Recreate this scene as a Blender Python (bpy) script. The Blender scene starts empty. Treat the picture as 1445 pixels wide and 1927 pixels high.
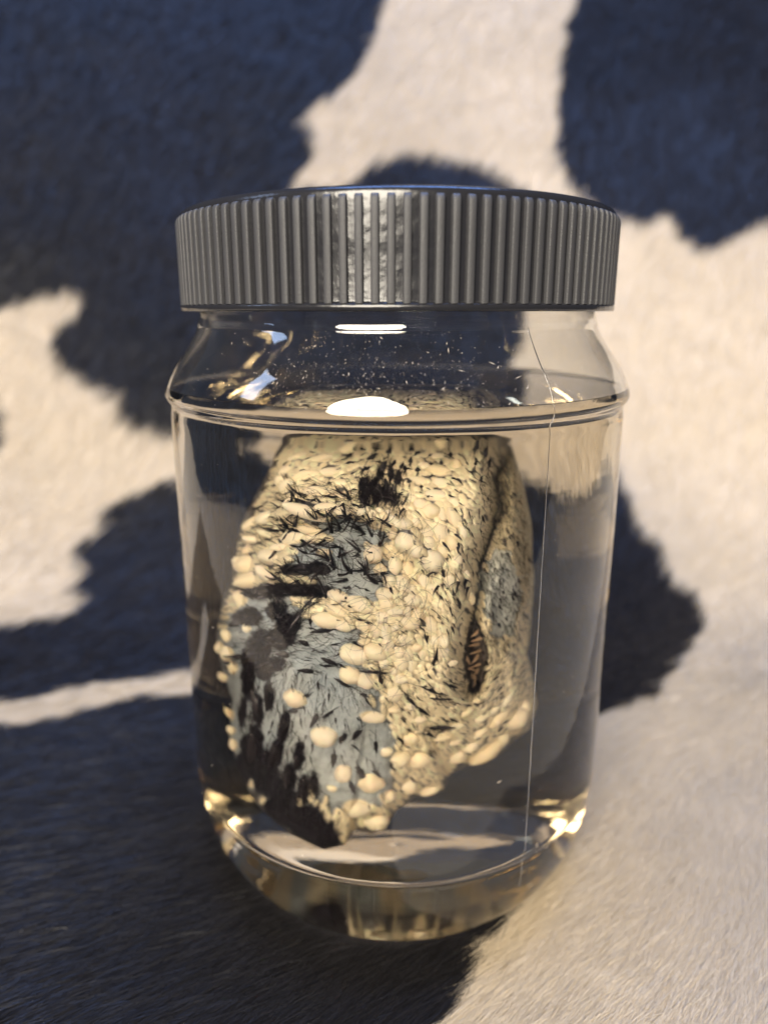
import bpy, bmesh, math, random
import numpy as np
from mathutils import Vector, Matrix, noise as mnoise
from math import radians as R, sin, cos, tan, pi, atan2, sqrt, hypot

random.seed(7)
rng = np.random.default_rng(7)
S = bpy.context.scene
COL = S.collection
MM = 0.001

# ------------------------------------------------------------------ camera
FPX = 1336.0                       # focal length in pixels of the 1445 x 1927 photograph
PITCH = math.atan(378 / FPX)
CAMX, CAMD = -2.66, 157.0          # millimetres; the jar's axis is the origin, z = 0 is the lid's lower edge
FLOOR = -128.8
cam_d = bpy.data.cameras.new('camera')
cam = bpy.data.objects.new('camera', cam_d)
COL.objects.link(cam)
cam.location = (CAMX * MM, -CAMD * MM, 0)
cam.rotation_euler = (R(90) - PITCH, 0, 0)
cam_d.sensor_fit = 'VERTICAL'
cam_d.sensor_height = 36.0
cam_d.lens = FPX / 1927 * 36.0
cam_d.clip_start = 0.002
cam_d.clip_end = 30
cam_d.dof.use_dof = True
cam_d.dof.focus_distance = 0.1195
cam_d.dof.aperture_fstop = 9.0
S.camera = cam

# ------------------------------------------------------------------ world, lamps, exposure
W = bpy.data.worlds.new('World')
S.world = W
W.use_nodes = True
W.node_tree.nodes['Background'].inputs[0].default_value = (0.55, 0.62, 0.80, 1)
W.node_tree.nodes['Background'].inputs[1].default_value = 0.12

def area(name, az, el, dist, sx, sy, power, col, target=(0, 0, -50), shape='RECTANGLE'):
    """az: degrees round from the camera side (0 = behind the camera, + = to the right)"""
    L = bpy.data.lights.new(name, 'AREA')
    L.shape = shape
    L.size, L.size_y = sx, sy
    L.energy = power
    L.color = col
    o = bpy.data.objects.new(name, L)
    COL.objects.link(o)
    a, e = R(az), R(el)
    o.location = Vector(target) * MM + Vector((sin(a) * cos(e), -cos(a) * cos(e), sin(e))) * dist
    o.rotation_euler = (Vector(target) * MM - o.location).to_track_quat('-Z', 'Y').to_euler()
    return o

area('window_lamp', -15, 28, 1.25, 0.76, 0.80, 42.0, (1.0, 0.905, 0.755), shape='ELLIPSE')
area('side_window_lamp', -79, 36, 1.1, 0.15, 0.34, 1.15, (0.50, 0.66, 1.0))
area('sky_window_lamp', 10, 78, 0.85, 0.7, 0.35, 10.5, (0.20, 0.40, 1.0), target=(20, 250, 60))

S.view_settings.view_transform = 'Standard'
S.view_settings.look = 'None'
S.view_settings.exposure = 0.0
S.view_settings.gamma = 1.0
cy = S.cycles
cy.max_bounces = 28
cy.transmission_bounces = 26
cy.transparent_max_bounces = 12
cy.diffuse_bounces = 4
cy.glossy_bounces = 6
cy.volume_bounces = 0
cy.sample_clamp_indirect = 60.0
cy.caustics_reflective = True
cy.caustics_refractive = True
cy.blur_glossy = 0.6
cy.use_denoising = True

# ------------------------------------------------------------------ small helpers
def tag(o, label=None, cat=None, group=None, kind=None):
    if label: o['label'] = label
    if cat: o['category'] = cat
    if group: o['group'] = group
    if kind: o['kind'] = kind
    return o

def link(name, me, parent=None):
    o = bpy.data.objects.new(name, me)
    COL.objects.link(o)
    if parent: o.parent = parent
    return o

def np_mesh(name, V, loops, starts, totals, mat=None, smooth=True, colors=None):
    me = bpy.data.meshes.new(name)
    V = np.ascontiguousarray(V, dtype=np.float32)
    me.vertices.add(len(V)); me.vertices.foreach_set('co', V.ravel())
    me.loops.add(len(loops)); me.loops.foreach_set('vertex_index', np.ascontiguousarray(loops, dtype=np.int32))
    me.polygons.add(len(starts))
    me.polygons.foreach_set('loop_start', np.ascontiguousarray(starts, dtype=np.int32))
    me.polygons.foreach_set('loop_total', np.ascontiguousarray(totals, dtype=np.int32))
    me.polygons.foreach_set('use_smooth', np.full(len(starts), smooth))
    if colors is not None:
        a = me.color_attributes.new('col', 'FLOAT_COLOR', 'POINT')
        c = np.ones((len(V), 4), dtype=np.float32); c[:, :3] = colors
        a.data.foreach_set('color', c.ravel())
    me.update(); me.validate()
    if mat: me.materials.append(mat)
    return me

def grid_mesh(name, P, mat, closed_u=False, colors=None, smooth=True):
    """P: (nv, nu, 3) grid"""
    nv, nu = P.shape[:2]
    i = np.arange(nv - 1)[:, None]
    j = np.arange(nu if closed_u else nu - 1)[None, :]
    j2 = (j + 1) % nu
    q = np.stack([i * nu + j, i * nu + j2, (i + 1) * nu + j2, (i + 1) * nu + j], -1).reshape(-1, 4)
    n = len(q)
    return np_mesh(name, P.reshape(-1, 3), q.ravel(), np.arange(n) * 4, np.full(n, 4), mat, smooth,
                   None if colors is None else colors.reshape(-1, 3))

def smoothstep(a, b, x):
    t = np.clip((x - a) / (b - a), 0, 1)
    return t * t * (3 - 2 * t)

# value noise (vectorised)
_perm = rng.permutation(4096)
_rv = rng.random(4096)
def vnoise(x, y, seed=0):
    xi = np.floor(x).astype(int); yi = np.floor(y).astype(int)
    fx = x - xi; fy = y - yi
    fx = fx * fx * (3 - 2 * fx); fy = fy * fy * (3 - 2 * fy)
    def h(a, b): return _rv[_perm[(a + _perm[(b + seed * 57) & 4095]) & 4095]]
    return ((h(xi, yi) * (1 - fx) + h(xi + 1, yi) * fx) * (1 - fy)
            + (h(xi, yi + 1) * (1 - fx) + h(xi + 1, yi + 1) * fx) * fy) * 2 - 1
def fbm(x, y, seed=0, octv=4):
    s = 0; a = 1; t = 0
    for k in range(octv):
        s = s + a * vnoise(x * 2 ** k, y * 2 ** k, seed + k * 3); t += a; a *= 0.55
    return s / t

# photograph pixel -> ray
def px_ray(x, y):
    u = (np.asarray(x, float) - 722.5) / FPX; v = (963.5 - np.asarray(y, float)) / FPX
    c, s = cos(PITCH), sin(PITCH)
    d = np.stack([u, c + v * s, -s + v * c], -1)
    return d / np.linalg.norm(d, axis=-1, keepdims=True)
def project(P):
    c, s = cos(PITCH), sin(PITCH)
    X = P[..., 0] - CAMX; Y = P[..., 1] + CAMD; Z = P[..., 2]
    dep = Y * c - Z * s; up = Y * s + Z * c
    dep = np.maximum(dep, 1e-3)
    return 722.5 + FPX * X / dep, 963.5 - FPX * up / dep

# ------------------------------------------------------------------ materials
def new_mat(name):
    m = bpy.data.materials.new(name); m.use_nodes = True
    nt = m.node_tree; b = nt.nodes['Principled BSDF']
    return m, nt, b
def N(nt, typ, **kw):
    n = nt.nodes.new(typ)
    for k, v in kw.items(): setattr(n, k, v)
    return n

def glass_mat(name, ior, color, rough=0.0):
    m, nt, b = new_mat(name)
    nt.nodes.remove(b)
    g = N(nt, 'ShaderNodeBsdfGlass')
    g.inputs['Color'].default_value = (*color, 1); g.inputs['IOR'].default_value = ior
    g.inputs['Roughness'].default_value = rough
    nt.links.new(g.outputs[0], nt.nodes['Material Output'].inputs['Surface'])
    return m, nt, g
PET, pn, pg = glass_mat('clear_plastic', 1.50, (0.985, 0.985, 0.975), 0.0)
# faint moulding waviness of the blown plastic
tc = N(pn, 'ShaderNodeTexCoord'); mp = N(pn, 'ShaderNodeMapping'); mp.inputs['Scale'].default_value = (60, 60, 200)
nz = N(pn, 'ShaderNodeTexNoise'); nz.inputs['Scale'].default_value = 1.0; nz.inputs['Detail'].default_value = 2
bp = N(pn, 'ShaderNodeBump'); bp.inputs['Strength'].default_value = 0.10; bp.inputs['Distance'].default_value = 0.0006
pn.links.new(tc.outputs['Object'], mp.inputs[0]); pn.links.new(mp.outputs[0], nz.inputs['Vector'])
pn.links.new(nz.outputs[0], bp.inputs['Height']); pn.links.new(bp.outputs[0], pg.inputs['Normal'])

LIQ, ln, lg = glass_mat('yellowish_liquid', 1.355, (1, 1, 1), 0.0)
va = N(ln, 'ShaderNodeVolumeAbsorption')
va.inputs['Color'].default_value = (0.75, 0.60, 0.30, 1); va.inputs['Density'].default_value = 9.0
ln.links.new(va.outputs[0], ln.nodes['Material Output'].inputs['Volume'])

# plastic against liquid (the wall's inside below the level) and the liquid's sides, where nothing bends again
WET, wn, wg = glass_mat('wetted_plastic', 1.50 / 1.355, (1, 1, 1), 0.0)
# one liquid material: its sides lie against the plastic and do not bend light again, its top does
ia = N(ln, 'ShaderNodeAttribute', attribute_name='side')
im = N(ln, 'ShaderNodeMapRange'); im.inputs['To Min'].default_value = 1.355; im.inputs['To Max'].default_value = 1.0
ln.links.new(ia.outputs['Fac'], im.inputs['Value']); ln.links.new(im.outputs[0], lg.inputs['IOR'])

def plastic(name, col, rough, grain):
    m, nt, b = new_mat(name)
    b.inputs['Base Color'].default_value = (*col, 1)
    b.inputs['Roughness'].default_value = rough
    t = N(nt, 'ShaderNodeTexCoord'); n = N(nt, 'ShaderNodeTexNoise')
    n.inputs['Scale'].default_value = 5200; n.inputs['Detail'].default_value = 2
    bu = N(nt, 'ShaderNodeBump'); bu.inputs['Strength'].default_value = grain; bu.inputs['Distance'].default_value = 0.00008
    nt.links.new(t.outputs['Object'], n.inputs['Vector']); nt.links.new(n.outputs[0], bu.inputs['Height'])
    nt.links.new(bu.outputs[0], b.inputs['Normal'])
    n2 = N(nt, 'ShaderNodeTexNoise'); n2.inputs['Scale'].default_value = 260; n2.inputs['Detail'].default_value = 5
    mr = N(nt, 'ShaderNodeMapRange'); mr.inputs['To Min'].default_value = rough * 0.75; mr.inputs['To Max'].default_value = rough * 1.3
    nt.links.new(t.outputs['Object'], n2.inputs['Vector']); nt.links.new(n2.outputs[0], mr.inputs['Value'])
    nt.links.new(mr.outputs[0], b.inputs['Roughness'])
    return m
LID = plastic('glossy_dark_plastic', (0.016, 0.016, 0.019), 0.19, 0.15)
nt = LID.node_tree; n2 = N(nt, 'ShaderNodeTexNoise'); n2.inputs['Scale'].default_value = 420; n2.inputs['Detail'].default_value = 3
bu2 = N(nt, 'ShaderNodeBump'); bu2.inputs['Strength'].default_value = 0.35; bu2.inputs['Distance'].default_value = 0.0003
tt_ = N(nt, 'ShaderNodeTexCoord'); old = [l for l in nt.links if l.to_socket.name == 'Normal' and l.to_node.type == 'BSDF_PRINCIPLED'][0].from_node
nt.links.new(tt_.outputs['Object'], n2.inputs['Vector']); nt.links.new(n2.outputs[0], bu2.inputs['Height'])
nt.links.new(bu2.outputs[0], old.inputs['Normal'])
RIB = plastic('grained_dark_plastic', (0.044, 0.044, 0.048), 0.50, 0.9)

def attr_mat(name, rough, spec, bumpscale=None, sheen=0.0, var=0.12, bstr=0.3, sss=0.0, vscale=900):
    m, nt, b = new_mat(name)
    a = N(nt, 'ShaderNodeAttribute', attribute_name='col')
    t = N(nt, 'ShaderNodeTexCoord'); n = N(nt, 'ShaderNodeTexNoise')
    n.inputs['Scale'].default_value = vscale; n.inputs['Detail'].default_value = 4
    mr = N(nt, 'ShaderNodeMapRange'); mr.inputs['To Min'].default_value = 1 - var; mr.inputs['To Max'].default_value = 1 + var
    mx = N(nt, 'ShaderNodeVectorMath', operation='SCALE')
    nt.links.new(t.outputs['Object'], n.inputs['Vector']); nt.links.new(n.outputs[0], mr.inputs['Value'])
    nt.links.new(a.outputs['Color'], mx.inputs[0]); nt.links.new(mr.outputs[0], mx.inputs['Scale'])
    nt.links.new(mx.outputs[0], b.inputs['Base Color'])
    b.inputs['Roughness'].default_value = rough
    b.inputs['Specular IOR Level'].default_value = spec
    if sheen: b.inputs['Sheen Weight'].default_value = sheen
    if sss:
        b.inputs['Subsurface Weight'].default_value = sss
        b.inputs['Subsurface Radius'].default_value = (1.0, 0.6, 0.3)
        b.inputs['Subsurface Scale'].default_value = 0.0012
    if bumpscale:
        n3 = N(nt, 'ShaderNodeTexNoise'); n3.inputs['Scale'].default_value = bumpscale; n3.inputs['Detail'].default_value = 3
        bu = N(nt, 'ShaderNodeBump'); bu.inputs['Strength'].default_value = bstr; bu.inputs['Distance'].default_value = 0.0003
        nt.links.new(t.outputs['Object'], n3.inputs['Vector']); nt.links.new(n3.outputs[0], bu.inputs['Height'])
        nt.links.new(bu.outputs[0], b.inputs['Normal'])
    return m
HIDE = attr_mat('cowhide_skin', 0.8, 0.2, 900, vscale=400)
FUR = attr_mat('cowhide_hair', 0.45, 0.42, None, vscale=60, var=0.10)
TISSUE = attr_mat('tissue', 0.55, 0.12, 1400, bstr=0.35)
LOBE = attr_mat('fat_tissue', 0.5, 0.15, 2600, bstr=0.16, var=0.12, vscale=900, sss=0.15)
m, nt, b = new_mat('black_hair'); BLACK = m
b.inputs['Base Color'].default_value = (0.012, 0.011, 0.016, 1); b.inputs['Roughness'].default_value = 0.5
n = N(nt, 'ShaderNodeTexNoise'); n.inputs['Scale'].default_value = 700
cr = N(nt, 'ShaderNodeValToRGB'); cr.color_ramp.elements[0].color = (0.008, 0.008, 0.014, 1); cr.color_ramp.elements[1].color = (0.035, 0.022, 0.022, 1)
t = N(nt, 'ShaderNodeTexCoord')
nt.links.new(t.outputs['Object'], n.inputs['Vector']); nt.links.new(n.outputs[0], cr.inputs[0]); nt.links.new(cr.outputs[0], b.inputs['Base Color'])
m, nt, b = new_mat('dust'); DUST = m
b.inputs['Base Color'].default_value = (0.75, 0.66, 0.55, 1); b.inputs['Roughness'].default_value = 0.7
m, nt, b = new_mat('seam_plastic'); SEAM = m
b.inputs['Base Color'].default_value = (0.85, 0.82, 0.75, 1); b.inputs['Roughness'].default_value = 0.15
b.inputs['Transmission Weight'].default_value = 0.75; b.inputs['IOR'].default_value = 1.45

# ------------------------------------------------------------------ the cowhide: flat under the jar, then draped up behind it
Y0, RC, TILT = 95.0, 130.0, R(62)
def hide_pos(u, v):
    """u across (mm), v along the hide away from the camera (mm); flat until Y0, then a bend, then a slope"""
    y = np.where(v < Y0, v, 0.0); z = np.zeros_like(v)
    t = np.clip((v - Y0) / RC, 0, TILT)
    yb = Y0 + RC * np.sin(t); zb = RC * (1 - np.cos(t))
    ex = np.maximum(v - Y0 - RC * TILT, 0)
    y = np.where(v < Y0, v, yb + ex * cos(TILT)); z = np.where(v < Y0, 0, zb + ex * sin(TILT))
    # gentle folds, none under the jar
    away = smoothstep(60, 160, np.hypot(u, v))
    w = away * (3.0 * fbm(u / 95 + 3, v / 120, 5, 3) + 0.15 * fbm(u / 22, v / 30, 9, 2))
    nt_ = np.where(v < Y0, 0, t)
    return np.stack([u, y - w * np.sin(nt_), FLOOR + z + w * np.cos(nt_)], -1)

POLY_BLACK = [
 [(-900,-900),(760,-900),(738,-60),(722,20),(712,60),(690,112),(652,160),(604,192),(582,212),(598,248),(602,286),(575,318),(548,342),(640,352),(668,338),(700,303),(760,284),(850,288),(905,297),(940,318),(990,348),(1012,440),(1004,560),(992,640),(950,700),(700,745),(420,770),(330,812),(290,806),(232,778),(236,742),(198,724),(130,690),(94,640),(122,600),(152,574),(156,545),(120,541),(60,556),(0,577),(-400,700),(-900,700)],
 [(-900,1175),(0,1172),(62,1168),(168,1140),(176,1120),(140,1100),(176,1072),(148,1040),(162,1008),(214,990),(198,955),(250,920),(326,893),(420,880),(600,920),(760,850),(900,780),(1120,800),(1168,880),(1196,940),(1212,990),(1250,1020),(1266,1080),(1312,1110),(1332,1170),(1292,1240),(1242,1308),(1150,1332),(1070,1400),(1010,1500),(1010,1650),(962,1730),(914,1762),(930,1782),(900,1822),(880,1872),(828,1930),(780,2100),(700,2600),(-900,2600)],
 [(1096,-900),(1088,-20),(1074,40),(1060,110),(1052,200),(1054,290),(1080,350),(1140,398),(1200,414),(1262,400),(1288,446),(1320,466),(1362,450),(1402,430),(1446,412),(1600,380),(2600,300),(2600,-900)],
 [(-300,730),(0,745),(14,780),(12,810),(0,845),(-300,860)],
]
POLY_WHITE = [[(-400,1330),(0,1316),(120,1302),(200,1284),(300,1272),(368,1258),(470,1262),(470,1290),(368,1300),(300,1306),(200,1326),(100,1350),(0,1362),(-400,1400)]]
def inside(px, py, poly):
    r = np.zeros(px.shape, bool)
    n = len(poly)
    for k in range(n):
        x1, y1 = poly[k]; x2, y2 = poly[(k + 1) % n]
        if y1 == y2: continue
        c = ((y1 > py) != (y2 > py)) & (px < (x2 - x1) * (py - y1) / (y2 - y1) + x1)
        r ^= c
    return r
def black_mask(P, u, v):
    x, y = project(P)
    x = x + 6 * fbm(u / 5, v / 6, 21, 3) + 6 * vnoise((u * .67 - v * .74) / 1.6, (u * .74 + v * .67) / 9, 25); y = y + 6 * fbm(u / 5, v / 6, 31, 3) + 8 * vnoise((u * .67 - v * .74) / 1.6, (u * .74 + v * .67) / 9, 26)
    m_ = np.zeros(x.shape, bool)
    for p in POLY_BLACK: m_ |= inside(x, y, p)
    for p in POLY_WHITE: m_ &= ~inside(x, y, p)
    return m_
def hide_color(P, u, v, jitter=None):
    m_ = black_mask(P, u, v)
    br = 0.5 + 0.5 * fbm(u / 60, v / 70, 41, 3)
    white = np.stack([0.57 + 0.09 * br, 0.475 + 0.08 * br, 0.345 + 0.06 * br], -1)
    black = np.stack([0.011 + 0.004 * br, 0.0105 + 0.003 * br, 0.012 + 0.003 * br], -1)
    return np.where(m_[..., None], black, white), m_

uu = np.linspace(-420, 420, 421); vv = np.linspace(-125, 640, 384)
U, V_ = np.meshgrid(uu, vv)
P = hide_pos(U, V_)
C_, _ = hide_color(P, U, V_)
hide = link('cowhide', grid_mesh('cowhide', P * MM, HIDE, colors=C_))
tag(hide, 'black and cream hair-on cowhide spread under the jar and draped up behind it', 'cowhide')
hide.modifiers.new('thickness', 'SOLIDIFY').thickness = 0.0015
hide.modifiers['thickness'].offset = -1

# short fur, one blade per hair, lying along the hide
def flow_angle(u, v):
    return R(222) + 0.35 * fbm(u / 80, v / 80, 61, 2) + np.where(v > 60, 1, 0) * np.clip((v - 60) / 200, 0, 1) * R(25)
def make_fur(n, ulo, uhi, vlo, vhi, w0, l0, seed):
    r = np.random.default_rng(seed)
    u = r.uniform(ulo, uhi, n); v = r.uniform(vlo, vhi, n)
    P0 = hide_pos(u, v)
    x, y = project(P0)
    keep = (x > -140) & (x < 1585) & (y > -140) & (y < 2080) & (np.hypot(P0[:, 0], P0[:, 1]) > 37)
    u, v, P0, x, y = u[keep], v[keep], P0[keep], x[keep], y[keep]
    n = len(u)
    e = 1.0
    Tu = hide_pos(u + e, v) - P0; Tv = hide_pos(u, v + e) - P0
    Tu /= np.linalg.norm(Tu, axis=1, keepdims=True); Tv /= np.linalg.norm(Tv, axis=1, keepdims=True)
    Nn = np.cross(Tu, Tv)
    a = flow_angle(u, v) + r.normal(0, 0.13, n) + 0.10 * fbm(u / 12, v / 12, 71, 2)
    D = Tu * np.cos(a)[:, None] + Tv * np.sin(a)[:, None]
    B = np.cross(Nn, D)
    L = l0 * r.uniform(0.6, 1.2, n); lift = r.uniform(0.04, 0.16, n)
    wd = w0 * r.uniform(0.6, 1.3, n)
    bend = r.normal(0, 0.08, n)
    Pm = P0 + D * (L * 0.5)[:, None] + Nn * (L * lift * 0.7)[:, None] + B * (bend * L * 0.4)[:, None]
    Pt = P0 + D * L[:, None] + Nn * (L * lift * 0.75)[:, None] + B * (bend * L)[:, None]
    tw = r.uniform(-0.9, 0.9, n)
    Bw = B * np.cos(tw)[:, None] + Nn * np.sin(tw)[:, None]
    VV = np.stack([P0 - Bw * wd[:, None] / 2, P0 + Bw * wd[:, None] / 2,
                   Pm + Bw * wd[:, None] * 0.42, Pm - Bw * wd[:, None] * 0.42, Pt], 1)
    c, mk = hide_color(P0, u, v)
    g = r.normal(0, 1, n)[:, None]
    c = c * np.where(mk[:, None], 1 + 0.16 * g, 1 + 0.07 * g)
    c = np.clip(c, 0.004, 0.9)
    cc = np.repeat(c[:, None, :], 5, 1)
    base = np.arange(n)[:, None] * 5
    lp = (base + np.array([0, 1, 2, 3, 3, 2, 4])).ravel()
    st = (np.arange(n)[:, None] * 7 + np.array([0, 4])).ravel()
    tt = np.tile([4, 3], n)
    return VV.reshape(-1, 3), lp, st, tt, cc.reshape(-1, 3)
chunks = [make_fur(290000, -130, 150, -110, 80, 0.105, 8.5, 11), make_fur(235000, -290, 300, 60, 520, 0.27, 12.0, 12)]
Vs, Ls, Ss, Ts, Cs = [], [], [], [], []
vo = lo = 0
for a_, b_, c_, d_, e_ in chunks:
    Vs.append(a_); Ls.append(b_ + vo); Ss.append(c_ + lo); Ts.append(d_); Cs.append(e_); vo += len(a_); lo += len(b_)
fur = link('fur', np_mesh('fur', np.concatenate(Vs) * MM, np.concatenate(Ls), np.concatenate(Ss), np.concatenate(Ts), FUR, True, np.concatenate(Cs)), hide)
tag(fur, kind='stuff')

# ------------------------------------------------------------------ the jar
jar = link('jar', None)
jar.location = (0, 0, FLOOR * MM)
tag(jar, 'wide-mouthed clear plastic jar with a ribbed dark grey screw lid, standing on the cowhide', 'jar')
JOFF = Vector((0, 0, -FLOOR * MM))
def jpart(name, me, parent=jar):
    o = link(name, me, parent)
    if parent is jar: o.location = JOFF
    return o

def spline(pts, n):
    """Catmull-Rom through (r,z) points"""
    p = np.array(pts, float)
    out = []
    for k in range(len(p) - 1):
        p0 = p[max(k - 1, 0)]; p1 = p[k]; p2 = p[k + 1]; p3 = p[min(k + 2, len(p) - 1)]
        for t in np.linspace(0, 1, n, endpoint=False):
            out.append(0.5 * ((2 * p1) + (-p0 + p2) * t + (2 * p0 - 5 * p1 + 4 * p2 - p3) * t * t + (-p0 + 3 * p1 - 3 * p2 + p3) * t ** 3))
    out.append(p[-1])
    return out
def outer_profile():
    pr = [(40.4, 15.0), (40.4, 1.0), (40.5, 0.2)]
    pr += spline([(40.55, -0.2), (40.7, -0.8), (40.95, -1.5), (41.22, -2.3), (41.32, -2.8), (41.45, -3.4), (42.7, -5.6), (44.5, -8.2), (46.15, -10.6), (47.3, -12.7), (48.05, -14.4), (48.45, -15.8), (48.25, -16.8), (47.7, -17.6), (47.45, -18.4), (47.5, -19.2), (47.62, -20.2), (47.68, -21.4), (47.7, -23.0)], 4)
    pr += [(47.75, -30), (47.9, -45), (48.0, -60), (48.1, -75), (48.2, -90)]
    pr += spline([(48.2, -97), (48.25, -100.5), (48.2, -102.2), (48.0, -103.2), (47.7, -103.9), (47.6, -104.7), (47.65, -106.0), (47.4, -109.6), (46.4, -114.2), (44.6, -118.8), (42.3, -122.6), (39.8, -125.4), (38.2, -127.3), (36.6, -128.3), (34.5, -128.5)], 4)
    return pr
def bottom_profile():   # the base pushes up in the middle
    return spline([(34.5, -128.5), (32.0, -127.6), (29.5, -125.4), (24, -123.6), (15, -122.6), (6, -122.2), (0.02, -122.2)], 4)[1:]
LEVEL = -15.0
out_p = outer_profile(); bot_p = bottom_profile()
full = out_p + bot_p
def offset(prof, d):
    p = np.array(prof); t = np.gradient(p, axis=0); t /= np.linalg.norm(t, axis=1, keepdims=True)
    nrm = np.stack([t[:, 1], -t[:, 0]], 1)      # inward normal for a profile running down the outside
    q = p + nrm * (d if np.ndim(d) == 0 else np.asarray(d)[:, None])
    q[:, 0] = np.maximum(q[:, 0], 0.02)
    return q
fa = np.array(full)
wall = 0.55 + 0.9 * smoothstep(-104, -126, fa[:, 1]) * 1.0
inner = offset(full, wall)
NSEG = 220
def lathe_pts(prof, warp=True):
    p = np.array(prof); th = np.linspace(0, 2 * pi, NSEG, endpoint=False)
    r = p[:, 0][:, None] * np.ones(NSEG); z = p[:, 1][:, None] * np.ones(NSEG)
    if warp:
        w = smoothstep(-1, -14, z)
        r = r + w * np.minimum(1, r / 20) * (0.10 * np.sin(2 * th + 0.6) + 0.06 * np.sin(3 * th + z / 23) + 0.03 * np.sin(7 * th + z / 9))
        # slight buckling of the shoulder
        r = r + 0.16 * np.exp(-((z + 8) / 4.0) ** 2) * np.sin(5 * th + 1.0) * np.sin(2 * th)
    return np.stack([r * np.sin(th), -r * np.cos(th), z], -1)
loop = np.concatenate([np.array(full), inner[::-1]])
G = lathe_pts(loop)
G = np.concatenate([G, G[:1]], 0)
nv = len(loop); 
# closed both ways: build the quads by hand
i = np.arange(nv)[:, None]; j = np.arange(NSEG)[None, :]
q = np.stack([i * NSEG + j, ((i + 1) % nv) * NSEG + j, ((i + 1) % nv) * NSEG + (j + 1) % NSEG, i * NSEG + (j + 1) % NSEG], -1).reshape(-1, 4)
me = np_mesh('jar_body', lathe_pts(loop).reshape(-1, 3) * MM, q.ravel(), np.arange(len(q)) * 4, np.full(len(q), 4), PET)
bm = bmesh.new(); bm.from_mesh(me)
bmesh.ops.remove_doubles(bm, verts=[v for v in bm.verts if hypot(v.co.x, v.co.y) < 0.0001], dist=0.00015)
bmesh.ops.recalc_face_normals(bm, faces=bm.faces); bm.to_mesh(me); bm.free()
me.materials.append(WET)
for p in me.polygons:                       # inner faces below the level look towards the liquid
    c = p.center; n_ = p.normal; q_ = Vector((-c.x, -c.y, (-60 * MM - c.z) * 0.6))
    if c.z < (LEVEL + 0.3) * MM and n_.dot(q_) > 0 and (hypot(c.x, c.y) * 1000 < 33.5 or n_.x * c.x + n_.y * c.y < 0): p.material_index = 1
body = jpart('jar_body', me)
tag(body, 'clear moulded plastic body with a bulged shoulder ring')

# mould seam down the right front
SE = R(31)
def r_at(z):
    a_ = np.array(out_p)[::-1]
    return np.interp(z, a_[:, 1], a_[:, 0])
sv = []; sl = []
zs = np.concatenate([np.linspace(-2.6, -22, 50), np.linspace(-23, -112, 60)])
for k, z in enumerate(zs):
    wob = 0.0015 * sin(z * 0.9) * (1 if z > -20 else .3)
    w = 0.10 if z > -20 else 0.07
    th0 = SE + wob
    pt = lathe_pts([(r_at(z), z)])
    thg = (th0 % (2 * pi)) / (2 * pi) * NSEG
    a0 = pt[0, int(thg) % NSEG]; a1 = pt[0, (int(thg) + 1) % NSEG]
    c = a0 + (a1 - a0) * (thg - int(thg)); rr = hypot(c[0], c[1])
    hs = 0.055 if z > -20 else 0.03
    for dt, dr in ((-1, -0.03), (-0.6, hs), (0.6, hs), (1, -0.03)):
        t_ = th0 + dt * w / rr
        sv.append(((rr + dr) * sin(t_), -(rr + dr) * cos(t_), z))
sv = np.array(sv).reshape(len(zs), 4, 3)
seam = jpart('mould_seam', grid_mesh('mould_seam', sv * MM, PET))

# moulded recycling mark scraps on the lower wall near the seam
# lid: shell
def lathe_mesh(name, prof, mat, seg=224, close=True, smooth=True):
    p = np.array(prof); th = np.linspace(0, 2 * pi, seg, endpoint=False)
    Gp = np.stack([p[:, 0][:, None] * np.sin(th), -p[:, 0][:, None] * np.cos(th), p[:, 1][:, None] * np.ones(seg)], -1)
    return grid_mesh(name, Gp * MM, mat, closed_u=True, smooth=smooth)
lid_prof = [(0.01, 18.2), (20, 18.2), (40, 18.15), (42.6, 18.15), (43.1, 18.1), (43.55, 17.9), (43.9, 17.55), (44.05, 17.0), (44.08, 16.0), (44.12, 9.0), (44.2, 1.6), (44.25, 1.3), (44.75, 1.15), (44.95, 0.95), (45.0, 0.6), (44.98, 0.15), (44.8, 0.0),
            (43.0, 0.0), (42.9, 0.15), (42.8, 0.8), (42.6, 15.8), (42, 16.4), (20, 16.5), (0.01, 16.5)]
lme = lathe_mesh('lid', lid_prof, LID, 448)
bm = bmesh.new(); bm.from_mesh(lme)
bmesh.ops.recalc_face_normals(bm, faces=bm.faces); bm.to_mesh(lme); bm.free()
for v in lme.vertices:
    v.co.x *= 0.981; v.co.y *= 0.981
lid = jpart('lid', lme)
tag(lid, 'ribbed dark grey screw lid')
# one rib: rounded bar, proud of the lid wall
def rib_mesh():
    zb, zt = 1.15, 16.85
    rows = []
    zl = [zb, zb + 0.3, 5, 9, 13, zt - 0.9, zt - 0.35, zt - 0.08, zt]
    for z in zl:
        top = 1.0 if z < zt - 1 else max(0.0, sqrt(max(0, 1 - ((z - (zt - 0.9)) / 0.92) ** 2)))
        rb = 43.25 + (0.06 * (1 - z / 18))
        h = 0.78 * top; w = 0.66 * (0.80 + 0.2 * top)
        row = []
        for x, k in ((-1.0, -0.25), (-0.98, 0.55), (-0.90, 0.88), (-0.72, 0.99), (0, 1.03), (0.72, 0.99), (0.90, 0.88), (0.98, 0.55), (1.0, -0.25)):
            row.append((x * w, -(rb + (h * k if k > 0 else -0.15)), z))
        rows.append(row)
    return grid_mesh('rib', np.array(rows) * MM, RIB)
rme = rib_mesh()
NRIB = 112
for k in range(NRIB):
    o = bpy.data.objects.new('rib', rme); COL.objects.link(o); o.parent = lid
    o.rotation_euler = (0, 0, 2 * pi * (k + 0.35) / NRIB)

# ------------------------------------------------------------------ the liquid
LEVEL = -15.0
lp = [p for p in full if p[1] < LEVEL - 0.05]
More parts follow.
